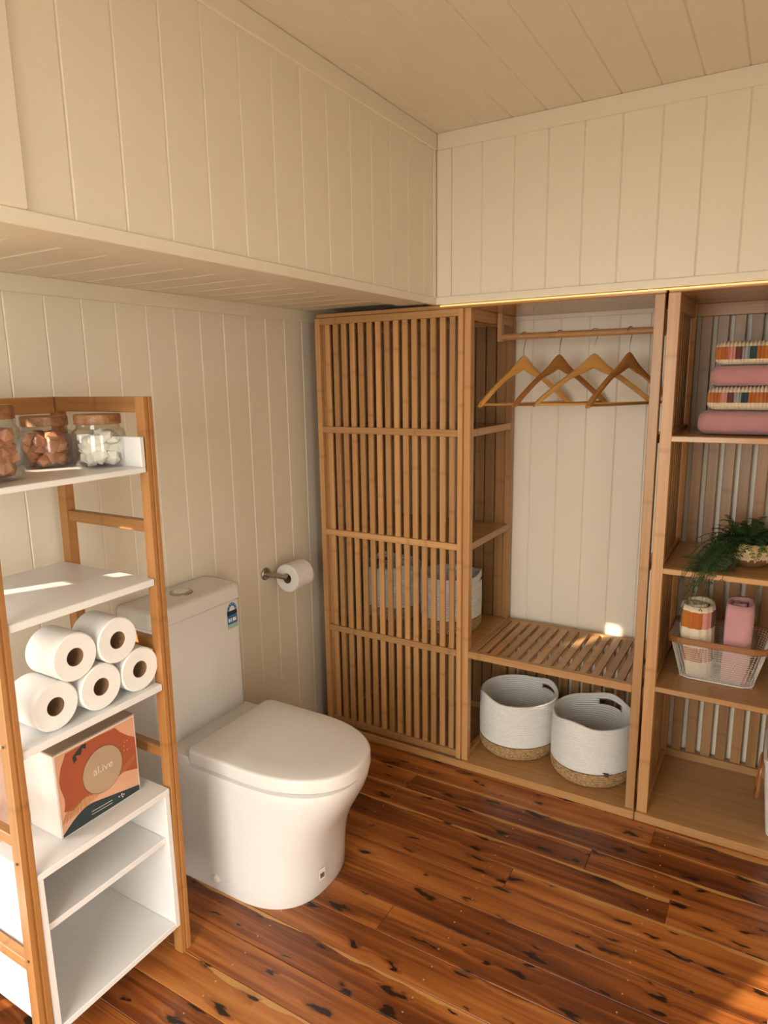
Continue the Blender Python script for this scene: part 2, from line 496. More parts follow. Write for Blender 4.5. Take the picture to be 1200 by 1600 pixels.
wall_back = slab('wall_back', [(-.12, RX + .12, .012, .12, 0, 2.4)])
xs = [0.806 + .11 * j for j in range(-8, 17)]
for a, b in zip(xs[:-1], xs[1:]):
    a, b = max(a, 0), min(b, RX)
    if b - a > .01: wall_board(wall_back, 'b', a, b, 0, .012, 0, 1.735)
wall_right = slab('wall_right', [(RX, RX + .12, ADDED_WIN[1], .12, 0, 2.4), (RX, RX + .12, RY - .12, ADDED_WIN[0], 0, 2.4),
                                 (RX, RX + .12, ADDED_WIN[0], ADDED_WIN[1], 0, ADDED_WIN[2]), (RX, RX + .12, ADDED_WIN[0], ADDED_WIN[1], ADDED_WIN[3], 2.4)])
wall_rear = slab('wall_rear', [(-.12, DOOR[0], RY - .12, RY, 0, 2.4), (DOOR[1], RX + .12, RY - .12, RY, 0, 2.4),
                               (DOOR[0], DOOR[1], RY - .12, RY, DOOR[2], 2.4)])
bm = bmesh.new()
for a, b, c, d in ((DOOR[0] - .05, DOOR[0], 0, DOOR[2] + .05), (DOOR[1], DOOR[1] + .05, 0, DOOR[2] + .05), (DOOR[0], DOOR[1], DOOR[2], DOOR[2] + .05)):
    box(bm, a, b, RY - .02, RY + .015, c, d, bev=.003)
obj('door_1', bm, M['melamine'], kind='structure')
bm = bmesh.new()
for a, b, c, d in ((ADDED_WIN[0] - .05, ADDED_WIN[0], ADDED_WIN[2] - .05, ADDED_WIN[3] + .05), (ADDED_WIN[1], ADDED_WIN[1] + .05, ADDED_WIN[2] - .05, ADDED_WIN[3] + .05),
                   (ADDED_WIN[0], ADDED_WIN[1], ADDED_WIN[3], ADDED_WIN[3] + .05), (ADDED_WIN[0], ADDED_WIN[1], ADDED_WIN[2] - .05, ADDED_WIN[2])):
    box(bm, RX - .015, RX + .02, a, b, c, d, bev=.003)
obj('added_window', bm, M['melamine'], kind='structure')

# ceiling boards run in y
ceiling = slab('ceiling', [(-.12, RX + .12, RY - .12, .12, ZC + .012, 2.42)])
xs = [0.764 + .11 * j for j in range(-7, 17)]
for a, b in zip(xs[:-1], xs[1:]):
    a, b = max(a, 0), min(b, RX)
    if b - a > .01: wall_board(ceiling, 'c', a, b, RY, 0, ZC, ZC + .012, name='ceiling_board')

# bulkheads (upper walls)
BA, BB, ZB = 0.603, -0.460, 1.744
up_left = slab('wall_left_upper', [(0, BA - .012, RY, 0, 1.777, ZC)])
ys = [-0.437 - .11 * j for j in range(0, 16)]
for b, a in zip(ys[:-1], ys[1:]):
    b = min(b, BB); a = max(a, -1.957)
    if b - a > .008: wall_board(up_left, 'ul', BA - .012, BA, a, b, ZB + .015, ZC - .03)
wall_board(up_left, 'ul', BA - .012, BA, RY, -1.957, ZB + .015, ZC - .03)
bm = bmesh.new(); box(bm, BA - .012, BA + .006, RY, BB, ZB, ZB + .026, bev=.002); obj('trim_1', bm, M['paint'], kind='structure')
bm = bmesh.new(); box(bm, BA - .012, BA + .008, RY, BB, ZC - .052, ZC, bev=.003); obj('trim_2', bm, M['paint'], kind='structure')
obj('trim_3', bx(BA - .012, BA + .009, -2.40, -1.957, ZB + .026, ZC - .052, bev=.003), M['paint'], kind='structure')
obj('trim_4', bx(BA, BA + .006, BB - .022, BB, ZB + .026, ZC - .052, bev=.002), M['paint'], kind='structure')
# soffit under the left bulkhead
soffit = slab('ceiling_soffit', [(0, BA - .012, RY, 0, 1.776, 1.79)])
ys = [-1.865 + .1095 * j for j in range(-14, 18)]
for a, b in zip(ys[:-1], ys[1:]):
    a, b = max(a, RY), min(b, 0)
    if b - a > .01: wall_board(soffit, 's', 0, .455, a, b, 1.765, 1.777, name='soffit_board', vb=.0052)
obj('trim_5', bx(.452, BA - .010, RY, 0, 1.752, 1.778, bev=.002), M['paint'], kind='structure')
obj('trim_6', bx(0, .012, RY, 0, ZW - .002, 1.766, bev=.002), M['paint'], kind='structure')
# back bulkhead
up_back = slab('wall_back_upper', [(BA - .011, RX, BB + .012, 0, ZB + .004, ZC)])
xs = [0.662 + .11 * j for j in range(0, 19)]
for a, b in zip(xs[:-1], xs[1:]):
    b = min(b, RX)
    if b - a > .01: wall_board(up_back, 'ub', a, b, BB, BB + .012, ZB + .015, ZC - .03)
obj('trim_7', bx(BA + .001, RX, BB - .006, BB + .012, ZB, ZB + .026, bev=.002), M['paint'], kind='structure')
obj('trim_8', bx(BA + .009, RX, BB - .006, BB + .012, ZC - .052, ZC, bev=.002), M['paint'], kind='structure')
obj('trim_9', bx(BA + .007, .6635, BB - .005, BB + .012, ZB + .026, ZC - .052, bev=.002), M['paint'], kind='structure')
obj('trim_10', bx(0, RX, -.012, 0, 1.712, 1.7435, bev=.002), M['paint'], kind='structure')

# ------------------------------------------------------------------ wardrobe (slatted sliding door + hanging bay)
YF, YB = -0.460, -0.012           # front and back planes
ZT = 1.728
wd = thing('wardrobe', 'bamboo wardrobe with a slatted door at left and an open hanging bay', 'wardrobe', (.72, -.24, 0))
def part(name, p, mat, *a, bev=.0015, **k):
    return obj(name, bx(*a, bev=bev, **k), M[mat], p)
part('base_board', wd, 'board', .088, 1.3605, YF - .015, YB, 0, .030, bev=.003)
part('top_board', wd, 'board', .088, 1.3605, YF - .004, YB, ZT, ZT + .015, bev=.003)
for x0, x1 in ((.092, .116), (.713, .738), (1.328, 1.357)):
    for y0, y1 in ((YF + .006 if x0 < .1 else YF, YF + .032), (YB - .032, YB)):
        part('post', wd, 'bam_z', x0, x1, y0 if x0 > .1 or y0 > -.3 else YF + .010, y1, .030, ZT)
    part('side_rail', wd, 'bam_y', x0 + .002, x1 - .002, YF + .032, YB - .032, ZT - .04, ZT)
    part('side_rail', wd, 'bam_y', x0 + .002, x1 - .002, YF + .032, YB - .032, .030, .055)
# right-hand side rails at shelf height
Z1, Z2, Z3 = 1.292, 0.875, 0.462          # shelf undersides ~, tops + .018
for z in (Z1, Z2, Z3):
    part('side_rail', wd, 'bam_y', 1.333, 1.353, YF + .032, YB - .032, z - .012, z + .016)
    part('side_rail', wd, 'bam_y', .095, .114, YF + .032, YB - .032, z - .012, z + .016)
for z in (Z1, Z2, Z3):
    part('shelf', wd, 'board', .116, .734, YF + .032, YB - .032, z, z + .018, bev=.002)
    part('shelf_edge', wd, 'bam_y', .7345, .7375, YF + .032, YB - .032, z - .006, z + .020, bev=.001)
# back slats of the left bay and behind the baskets
part('back_rail', wd, 'bam_x', .116, .713, YB - .024, YB - .004, ZT - .035, ZT)
part('back_rail', wd, 'bam_x', .116, 1.328, YB - .024, YB - .004, .030, .058)
s0 = None
for i in range(13):
    x = .122 + i * .0455
    if s0 is None: s0 = part('back_slat', wd, 'bam_shaded', x, x + .041, YB - .020, YB - .010, .058, ZT - .035)
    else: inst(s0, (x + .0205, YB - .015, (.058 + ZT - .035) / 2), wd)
s0 = None
for i in range(8):
    y = YF + .036 + i * .0485
    if s0 is None: s0 = part('side_slat', wd, 'bam_shaded', .098, .108, y, y + .040, .056, ZT - .040)
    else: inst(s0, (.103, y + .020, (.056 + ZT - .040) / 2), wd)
s0 = None
for i in range(13):
    x = .745 + i * .0455
    if s0 is None: s0 = part('back_slat', wd, 'bam_shaded', x, x + .031, YB - .020, YB - .010, .058, Z3 - .004)
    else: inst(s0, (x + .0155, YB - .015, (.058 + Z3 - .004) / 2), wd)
# slatted seat
ZS = .482
part('seat_rail', wd, 'bam_x', .738, 1.328, YF, YF + .022, ZS - .027, ZS)
part('seat_rail', wd, 'bam_x', .738, 1.328, YB - .046, YB - .024, ZS - .027, ZS)
part('seat_rail', wd, 'bam_y', .7385, .764, YF + .022, YB - .046, ZS - .024, ZS)
part('seat_rail', wd, 'bam_y', 1.304, 1.3275, YF + .022, YB - .046, ZS - .024, ZS)
s0 = None
for i in range(13):
    xc = .764 + (i + .5) * (.54 / 13)
    if s0 is None: s0 = part('seat_slat', wd, 'bam_y', xc - .014, xc + .014, YF + .014, YB - .036, ZS - .011, ZS - .001)
    else: inst(s0, (xc, (YF + .014 + YB - .036) / 2, ZS - .006), wd)
# clothes rail
YR, ZR = -.205, 1.640
obj('clothes_rail', lathe(bmesh.new(), [(.0115, 0), (.0115, .575)], (.752, YR, ZR), 20, 'x'), M['bam_x'], wd, smooth=False)
for x in (.739, 1.309):
    part('rail_bracket', wd, 'bam_z', x, x + .018, YR - .013, YR + .013, ZR - .017, ZT)
# sliding door
door = part('door', wd, 'bam_x', .106, .700, YF - .010, YF + .008, ZT - .026, ZT - .001)
for x0, x1 in ((.086, .108), (.694, .7125)):
    part('stile', door, 'bam_z', x0, x1, YF - .012, YF + .008, .036, ZT - .001)
for z in (1.2995, .8827, .4696):
    part('rail', door, 'bam_x', .108, .694, YF - .010, YF + .002, z - .0125, z + .0125)
part('rail', door, 'bam_x', .108, .694, YF - .010, YF + .008, .040, .066)
s0 = None
for i in range(15):
    x = .108 + .0155 + i * .0381
    if s0 is None: s0 = part('slat', door, 'bam_z', x, x + .0222, YF + .000, YF + .012, .055, ZT - .020)
    else: inst(s0, (x + .0111, YF + .006, (.055 + ZT - .020) / 2), door)

# second wardrobe unit: open shelves
w2 = thing('open_wardrobe', 'open bamboo wardrobe unit with towels, fern and wire basket on its shelves', 'wardrobe', (1.7, -.24, 0))
XA, XB = 1.3655, 2.045
part('base_board', w2, 'board', XA - .003, XB, YF - .015, YB, 0, .030, bev=.003)
part('top_board', w2, 'board', XA, XB, YF - .004, YB, ZT + .002, ZT + .0155, bev=.003)
for x0, x1 in ((XA, XA + .034), (XB - .034, XB)):
    for y0, y1 in ((YF, YF + .030), (YB - .034, YB)):
        part('post', w2, 'bam_z', x0, x1, y0, y1, .030, ZT + .002)
    part('side_rail', w2, 'bam_y', x0 + .004, x1 - .004, YF + .030, YB - .034, ZT - .045, ZT + .002)
    part('side_rail', w2, 'bam_y', x0 + .004, x1 - .004, YF + .030, YB - .034, .030, .056)
    for z in (Z1, Z2, Z3 + .012):
        part('side_rail', w2, 'bam_y', x0 + .004, x1 - .004, YF + .030, YB - .034, z - .006, z + .030)
    s0 = None
    for i in range(7):
        y = YF + .042 + i * .0505
        if s0 is None: s0 = part('side_slat', w2, 'bam_shaded', x0 + .010, x0 + .020, y, y + .033, .056, ZT - .045)
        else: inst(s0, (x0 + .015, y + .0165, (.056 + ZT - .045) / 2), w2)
for z in (Z1, Z2, Z3 + .012):
    part('shelf', w2, 'board', XA + .030, XB - .030, YF + .002, YB - .030, z, z + .018, bev=.002)
part('back_rail', w2, 'bam_x', XA + .034, XB - .034, YB - .026, YB - .004, ZT - .040, ZT + .002)
part('back_rail', w2, 'bam_x', XA + .034, XB - .034, YB - .030, YB - .004, .030, .060)
s0 = None
for i in range(12):
    x = XA + .050 + i * .0515
    if s0 is None: s0 = part('back_slat', w2, 'bam_shaded', x, x + .034, YB - .022, YB - .012, .060, ZT - .040)
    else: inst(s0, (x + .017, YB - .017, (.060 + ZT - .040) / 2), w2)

# guessed strip, added to make the yellow glow under the bulkhead edge
m, nt, p = new_mat('added_glow')
p.inputs['Base Color'].default_value = (.9, .7, .3, 1)
p.inputs['Emission Color'].default_value = (1.0, .66, .24, 1); p.inputs['Emission Strength'].default_value = 0.62
obj('added_glow_strip', bx(.625, 2.04, YF - .0115, YF - .0045, ZT + .0085, ZT + .0135, bev=.001), m,
    label='thin glowing amber strip added under the cream bulkhead along the wardrobe top', cat='light')

# ------------------------------------------------------------------ hangers
def hanger(name, mat, label, x, ang, neck=ZR - .076):
    t = thing(name, label, 'hanger', group='wooden hangers on the clothes rail')
    bm = bmesh.new(); rs = []
    n = 34
    for i in range(n + 1):
        s = -1 + 2 * i / n
        a = abs(s)
        zt = -.148 * a ** 1.2 + .020 * math.exp(-(s / .16) ** 2) - .012
        th = .021 + .032 * math.exp(-(s / .22) ** 2)
        if a > .9: th *= 1 - ((a - .9) / .1) ** 2 * .55; zt -= ((a - .9) / .1) ** 2 * .006
        d = .0065 + .0045 * a
        yo = -.020 * a * a
        ring = []
        for k in range(10):
            q = 2 * PI * k / 10
            cy = math.copysign(abs(math.cos(q)) ** .6, math.cos(q)) * d
            cz = math.copysign(abs(math.sin(q)) ** .6, math.sin(q)) * th / 2
            ring.append((s * .216, yo + cy, zt - th / 2 + cz))
        rs.append(ring)
    rings(bm, rs)
    obj('hanger_body', bm, mat, t, smooth=True)
    obj('trouser_bar', tube(bmesh.new(), [(-.204, -.016, -.166), (-.1, -.010, -.168), (.1, -.010, -.168), (.204, -.016, -.166)], .0046, 10), mat, t, smooth=True)
    pts = [(0, 0, 0), (0, 0, .026), (.004, 0, .048)]
    for k in range(15):
        q = math.radians(-50 + 250 * k / 14)
        pts.append((.0147 * math.cos(q), 0, .0765 + .0147 * math.sin(q)))
    obj('hook', tube(bmesh.new(), pts, .0016, 8), M['chrome'], t, smooth=True)
    t.location = (x, YR, neck); t.rotation_euler = (0, 0, ang)
    return t
hanger('clothes_hanger', M['hanger'], 'pale wooden hanger nearest the slatted door, first on the rail', .840, math.radians(60))
hanger('clothes_hanger', M['hanger_dark'], 'brown wooden hanger, second from the slatted door', .972, math.radians(58))
hanger('clothes_hanger', M['hanger'], 'wide-turned pale wooden hanger, third from the slatted door', 1.096, math.radians(34))
hanger('clothes_hanger', M['hanger_dark'], 'darker wooden hanger beside the right post, last on the rail', 1.214, math.radians(62))

# ------------------------------------------------------------------ rope baskets
def rope_basket(name, label, c, r, h, rot, cat='basket', squash=1.0, handles=True, tagged=False):
    t = thing(name, label, cat, c)
    rope = .0088
    nr = int(h / rope); jz = h * .27
    seg = 96
    def ring(z, dr, upto):
        f = z / h
        base = r * (1 - .17 * max(0, 1 - f / .16) ** 2) * (1 + .02 * math.sin(f * PI))
        out = []
        for i in range(seg):
            a = 2 * PI * i / seg
            wob = 1 + .012 * math.sin(3 * a + rot) + .02 * f * math.cos(2 * (a - rot))
            lift = .016 * max(0, math.cos(2 * (a - rot))) ** 3 * max(0, (f - .6) / .4) if handles else 0
            out.append((c[0] + (base + dr) * wob * math.cos(a), c[1] + (base + dr) * wob * math.sin(a) * squash, c[2] + z + lift))
        return out
    def wall(z0, z1, slots):
        bm = bmesh.new()
        rows = []
        n = max(1, round((z1 - z0) / rope)) * 3
        for j in range(n + 1):
            z = z0 + (z1 - z0) * j / n
            rows.append((z, [bm.verts.new(p) for p in ring(z, .0022 * (1 if j % 3 else -1), z1)]))
        for (za, A), (zb, Bv) in zip(rows[:-1], rows[1:]):
            zc = (za + zb) / 2
            for i in range(seg):
                a = 2 * PI * (i + .5) / seg
                if slots and h - .042 < zc < h - .020 and abs(math.sin(a - rot)) < .30 and math.cos(a - rot) > 0:
                    continue
                j = (i + 1) % seg
                bm.faces.new((A[i], A[j], Bv[j], Bv[i]))
        return bm, rows
    bm, _ = wall(jz, h, handles)
    o = obj('rope_wall', bm, M['rope'], t, smooth=True)
    md = o.modifiers.new('thickness', 'SOLIDIFY'); md.thickness = .008; md.offset = -1
    bm, rows = wall(.004, jz, False)
    for v in bm.verts: v.co.x = c[0] + (v.co.x - c[0]) * 1.012; v.co.y = c[1] + (v.co.y - c[1]) * 1.012
    bm.faces.new(list(reversed(rows[0][1])))
    o = obj('jute_base', bm, M['jute'], t, smooth=True)
    md = o.modifiers.new('thickness', 'SOLIDIFY'); md.thickness = .009; md.offset = -1
    if tagged:
        a = math.radians(-62)
        obj('tag', bx(c[0] + r * .48, c[0] + r * .62, c[1] - r * .875, c[1] - r * .85, jz + c[2] - .004, jz + c[2] + .010), M['dark'], t)
    return t
rope_basket('rope_basket', 'white rope basket with jute base, on the wardrobe floor beside the slatted door', (.866, -.245, .030), .149, .235, math.radians(50))
rope_basket('rope_basket', 'white rope basket with jute base, on the wardrobe floor against the right post', (1.168, -.282, .030), .146, .238, math.radians(75), tagged=True)
rope_basket('rope_basket', 'rope basket showing past the door edge on the shelf behind slats', (.565, -.245, Z3 + .018), .120, .235, math.radians(20))
rope_basket('rope_basket', 'rope basket deepest behind the slatted door, left of its twin', (.275, -.215, Z3 + .018), .125, .235, math.radians(140))

# ------------------------------------------------------------------ ladder shelf with cupboard base
lad = thing('ladder_shelf', 'tall white shelf unit with orange bamboo ladder frame in the left foreground', 'shelf', (.26, -1.80, 0))
def leg(x0, x1, yb, yt, z1, groove):
    bm = bmesh.new()
    def prof(w):
        g = [(x1, -.004), (x1 - .0035, -.0025), (x1 - .0035, .0015), (x1, .003)] if groove else []
        return [(x0, -w), (x1, -w)] + g + [(x1, w), (x0, w)]
    rings(bm, [[(x, yb + y, 0) for x, y in prof(.0152)], [(x, yt + y, z1) for x, y in prof(.0118)]])
    return bm
ZL = 1.462
YRb, YRt, YLb, YLt = -1.617, -1.598, -2.006, -1.984
legs = []
for x0, x1, g in ((.402, .431, True), (.080, .110, False)):
    legs.append(obj('leg', leg(x0, x1, YRb, YRt, ZL, g), M['lad_z'], lad))
    legs.append(obj('leg', leg(x0, x1, YLb, YLt, ZL, g), M['lad_z'], lad))
for z in (1.04, .79, .53, .30):
    y = YLb + (YLt - YLb) * z / ZL - .0155
    obj('screw', lathe(bmesh.new(), [(.003, 0), (.003, .0012)], (.416, y - .0010, z), 10, 'y'), M['dark'], legs[1])
def lrail(zc, h, ylb, ylt, w=.010):
    y = ylb + (ylt - ylb) * zc / ZL
    part('side_rail', lad, 'lad_x', .110, .402, y - w, y + w, zc - h / 2, zc + h / 2)
lrail(ZL - .018, .036, YRb, YRt, .012); lrail(ZL - .018, .036, YLb, YLt, .012)
for z, zl in ((1.158, 1.149), (.862, .862), (.572, .572), (.275, .275)):
    lrail(z, .028, YRb, YRt); lrail(zl, .026, YLb, YLt)
part('back_rail', lad, 'lad_y', .084, .106, YLt + .0155, YRt - .0155, ZL - .040, ZL)
def ly(z): return YLb + (YLt - YLb) * z / ZL + .0155, YRb + (YRt - YRb) * z / ZL - .0155
ZSH = [1.302, 1.034, .766]
for z in ZSH:
    a, b = ly(z)
    sh = part('shelf', lad, 'melamine', .082, .428, a, b, z - (.013 if z > 1.2 else .017), z, bev=.0015)
    if z == ZSH[0]:
        part('side_lip', sh, 'melamine', .100, .428, b - .012, b, z, z + .070)
        part('side_lip', sh, 'melamine', .100, .428, a, a + .012, z, z + .070)
        part('back_lip', sh, 'melamine', .083, .100, a, b, z, z + .070)
a, b = ly(.3)
cub = part('cupboard', lad, 'melamine', .082, .430, a, b, .470, .486, bev=.0015)
part('side_panel', cub, 'melamine', .082, .429, a, a + .016, .085, .470)
part('side_panel', cub, 'melamine', .082, .429, b - .016, b, .085, .470)
part('back_panel', cub, 'melamine', .082, .094, a + .016, b - .016, .085, .470)
part('bottom_panel', cub, 'melamine', .094, .429, a + .016, b - .016, .085, .101)
part('inner_shelf', cub, 'melamine', .094, .420, a + .016, b - .016, .335, .351)

# toilet rolls
def toilet_roll(label, c, axis, r=.0535, L=.100, group=None, rot=0):
    t = thing('toilet_roll', label, 'toilet roll', (c[0], c[1], c[2] - r), group)
    rc = .0205
    pr = [(rc, -L / 2 + .001), (r - .003, -L / 2), (r, -L / 2 + .003), (r, L / 2 - .003), (r - .003, L / 2), (rc, L / 2 - .001)]
    obj('paper', lathe(bmesh.new(), pr, c, 56, axis, close=True), M['paper'], t, smooth=True)
    obj('core', lathe(bmesh.new(), [(rc, -L / 2 + .002), (rc, L / 2 - .002), (rc - .0012, L / 2 - .002), (rc - .0012, -L / 2 + .002)], c, 32, axis, close=True), M['card'], t)
    return t
zr = ZSH[2]
R = .0535
toilet_roll('toilet roll beside the left leg, end of the bottom row on the shelf', (.358, -1.886, zr + R), 'x')
toilet_roll('middle toilet roll of the bottom row of three', (.362, -1.7765, zr + R), 'x')
toilet_roll('toilet roll beside the right leg, end of the bottom row', (.362, -1.669, zr + R), 'x')
toilet_roll('toilet roll on top of the pile, nearer the left leg', (.362, -1.832, zr + R * 2.732), 'x')
toilet_roll('toilet roll on top of the pile, nearer the cistern', (.362, -1.7225, zr + R * 2.732), 'x')

# jars
def lump(bm, c, r, sq=(1, 1, 1), sub=1):
    t = bmesh.new(); bmesh.ops.create_icosphere(t, subdivisions=sub, radius=r)
    amp = .55 if sq == (1, 1, 1) else .28
    sd_ = Vector((random.random() * 50, random.random() * 50, 0))
    for v in t.verts:
        v.co *= 1 + amp * noise.noise(v.co / r * .9 + sd_)
    rot = Matrix.Rotation(random.random() * 6, 3, 'Z') @ Matrix.Rotation(random.random() * 6, 3, 'X')
    for v in t.verts:
        p = rot @ Vector((v.co.x * sq[0], v.co.y * sq[1], v.co.z * sq[2]))
        v.co = p + Vector(c)
    join(bm, t); return bm
def jar(label, c, r, h, fill):
    t = thing('glass_jar', label, 'jar', c)
    g = .0022
    pr = [(r * .82, .0), (r * .96, .006), (r, .018), (r * 1.0, h * .62), (r * .96, h * .69), (r * .83, h * .735), (r * .80, h * .82)]
    inner = [(max(a - g, .001), b + (.003 if b < .01 else 0)) for a, b in reversed(pr)]
    bm = lathe(bmesh.new(), pr + inner, c, 40)
    obj('glass_body', bm, M['glass'], t, smooth=True)
    lr = r * .86
    obj('wooden_lid', lathe(bmesh.new(), [(lr * .985, h * .815), (lr, h * .822), (lr, h * .985), (lr * .97, h)], c, 40), M['acacia'], t)
    return t
def fill_jar(c, r, h, kind, label, group, n):
    placed = []
    tries = 0
    while len(placed) < n and tries < 6000:
        tries += 1
        cr = random.uniform(.015, .023) if kind == 'salt' else random.uniform(.019, .027)
        a = random.random() * 2 * PI; q = math.sqrt(random.random()) * max(r - cr * 1.15 - .003, 0)
        z = random.uniform(cr * .8 + .005, h * .74 - cr * .8)
        p = Vector((c[0] + q * math.cos(a), c[1] + q * math.sin(a), c[2] + z))
        if all((p - o).length > (cr + k) * (.56 if kind == 'salt' else .40) for o, k in placed):
            placed.append((p, cr))
    for p, cr in placed:
        if kind == 'salt': bm = lump(bmesh.new(), p, cr * 1.05)
        else: bm = lump(bmesh.new(), p, cr * 1.05, (1.1, 1.0, .62))
        obj('salt_chunk' if kind == 'salt' else 'soap_flake', bm, M['salt'] if kind == 'salt' else M['soap'], label=label, cat='salt' if kind == 'salt' else 'soap', group=group)
zj = ZSH[0]
J3, J2, J1 = (.318, -1.651, zj), (.195, -1.704, zj), (.318, -1.902, zj)
jar('glass jar of white flakes with wooden lid, rightmost on the top shelf', J3, .0595, .122, 'soap')
jar('glass jar of pink salt behind the white-filled jar', J2, .0595, .118, 'salt')
jar('tall glass jar of pink salt cut by the left picture edge', J1, .0560, .152, 'salt')
fill_jar(J3, .0595, .122, 'soap', 'white soap flake inside the rightmost glass jar', 'white flakes in the right jar', 34)
fill_jar(J2, .0595, .118, 'salt', 'pink salt chunk inside the glass jar behind the white one', 'salt chunks in the middle jar', 28)
fill_jar(J1, .0560, .150, 'salt', 'pink salt chunk inside the tall jar at the left edge', 'salt chunks in the left jar', 26)

# printed gift box on the cupboard top
BX, BY0, BZ0, BW, BH, BD = .370, -1.886, .486, .218, .208, .115
gb = thing('gift_box', 'white carton with terracotta abstract print and round label, on the cupboard top', 'box', (BX - BD / 2, BY0 + BW / 2, BZ0))
white_card = plain('white_card', (.74, .70, .65), 0.5)
obj('carton', bx(BX - BD, BX, BY0, BY0 + BW, BZ0, BZ0 + BH - .002, bev=.001), white_card, gb)
obj('lid_flap', bx(BX - BD, BX + .0015, BY0 - .001, BY0 + BW + .001, BZ0 + BH - .004, BZ0 + BH, bev=.0008), plain('kraft_grey', (.36, .27, .20), 0.6), gb)
def uv(u, v): return (BY0 + u * BW, BZ0 + v * BH * .98)
C = lambda n, c, r=.45: plain(n, c, r, vary=.05)
terr, peach, teal, gold, taupe, ink = C('terracotta_ink', (.36, .085, .035)), C('peach_ink', (.66, .36, .22)), C('dark_teal_ink', (.020, .035, .038)), C('gold_ink', (.42, .19, .05), .35), C('taupe_ink', (.42, .30, .19), .5), C('white_ink', (.85, .80, .72))
obj('printed_panel', poly_x(bmesh.new(), BX, [uv(.02, .01), uv(.985, .01), uv(.985, .985), uv(.02, .985)]), peach, gb)
cur = []
for i in range(21):
    t_ = i / 20; cur.append(uv(.10 + .88 * t_, .33 - .10 * math.cos(t_ * PI) - .02 * math.sin(t_ * 6) + .0))
blob = [uv(.06, .30)] + [uv(.06 + .02 * math.sin(i), .3 + .6 * i / 8) for i in range(1, 8)] + [uv(.14, .965), uv(.5, .975), uv(.74, .965), uv(.80, .88), uv(.90, .78), uv(.983, .72)]
low = [uv(.983, .30), uv(.80, .36), uv(.64, .33), uv(.48, .29), uv(.30, .33), uv(.16, .26)]
obj('printed_sun', poly_x(bmesh.new(), BX + .0004, blob + low), terr, gb)
obj('printed_leaf', poly_x(bmesh.new(), BX + .0008, [uv(.22, .80), uv(.26, .83), uv(.25, .88), uv(.31, .86), uv(.33, .93), uv(.37, .90), uv(.38, .96), uv(.33, .97), uv(.27, .93), uv(.21, .88)]), teal, gb)
hill = [uv(.02, .012)]
for i in range(17):
    u = .02 + .963 * i / 16
    hill.append(uv(u, .02 + .20 * math.sin(min(1, (u / .36)) * PI / 2) * (1 if u < .36 else 1 - .70 * ((u - .36) / .62))))
hill.append(uv(.983, .012))
obj('printed_hill', poly_x(bmesh.new(), BX + .0008, hill), teal, gb)
bm = bmesh.new()
for i in range(46):
    s = i / 45
    u = .05 + .90 * s; v = .22 + .08 * math.sin(s * PI * .8) + .20 * s ** 3
    a = math.radians(125 - 40 * s + random.uniform(-9, 9)); L_ = .105 - .05 * s
    y0, z0 = uv(u, v); w = .0017
    dy, dz = math.cos(a) * L_ * BW, math.sin(a) * L_ * BH
    for sg in (1, -1):
        poly_x(bm, BX + .0010, [(y0 - w * .5, z0), (y0 + w * .5, z0), (y0 + sg * abs(dy) * .5 + w * .4, z0 + sg * dz * .7), (y0 + sg * abs(dy) * .5 - w * .4, z0 + sg * dz * .7)], .0003)
obj('printed_strokes', bm, gold, gb)
bm = bmesh.new()
for i in range(12):
    s = i / 12 * 2 * PI
    u, v = (.70 + .12 * random.random(), .055 + .06 * random.random()) if i < 7 else (.80 + .16 * random.random(), .58 + .16 * random.random())
    y0, z0 = uv(u, v); rr = .0018 if i < 7 else .0010
    poly_x(bm, BX + .0012, [(y0 + rr * math.cos(q * PI / 4), z0 + rr * math.sin(q * PI / 4)) for q in range(8)], .0003)
for q in range(2):
    y0, z0 = uv(.36, .075 + .035 * q); y1, z1 = uv(.62, .062 + .035 * q)
    poly_x(bm, BX + .0012, [(y0, z0), (y1, z1), (y1, z1 + .0009), (y0, z0 + .0009)], .0003)
obj('printed_dots', bm, ink, gb)
cy0, cz0 = uv(.545, .545)
def disc(rr, x, t=.0004): return poly_x(bmesh.new(), x, [(cy0 + rr * math.cos(q * PI / 24), cz0 + rr * 1.06 * math.sin(q * PI / 24)) for q in range(48)], t)
obj('printed_circle_edge', disc(.0545, BX + .0012), C('brown_ink', (.16, .06, .03)), gb)
obj('printed_circle', disc(.0533, BX + .0016), taupe, gb)
def text_mesh(txt, size):
    cu = bpy.data.curves.new('lettering', 'FONT'); cu.body = txt; cu.size = size; cu.align_x = 'CENTER'; cu.align_y = 'CENTER'
    o = bpy.data.objects.new('lettering', cu); COL.objects.link(o)
    dg = bpy.context.evaluated_depsgraph_get(); dg.update()
    me = bpy.data.meshes.new_from_object(o.evaluated_get(dg))
    bpy.data.objects.remove(o)
    return me
def text_x(name, txt, size, y, z, x, m, parent):
    me = text_mesh(txt, size)
    bm = bmesh.new(); bm.from_mesh(me)
    for v in bm.verts: v.co = Vector((x, y + v.co.x, z + v.co.y))
    return obj(name, bm, m, parent)
text_x('printed_lettering', 'al.ive', .027, cy0, cz0 + .004, BX + .0024, C('pale_ink', (.66, .58, .47)), gb)

# pale pink carton behind the left leg
pk = thing('pink_carton', 'slim pale pink carton standing behind the left ladder leg', 'box', (.21, -1.935, .486))
pinkc = plain('pale_pink_card', (.72, .50, .41), 0.55)
obj('carton', bx(.165, .255, -1.965, -1.9, .486, .672, bev=.001), pinkc, pk)
obj('carton_lid', bx(.164, .256, -1.966, -1.899, .672, .690, bev=.001), pinkc, pk)

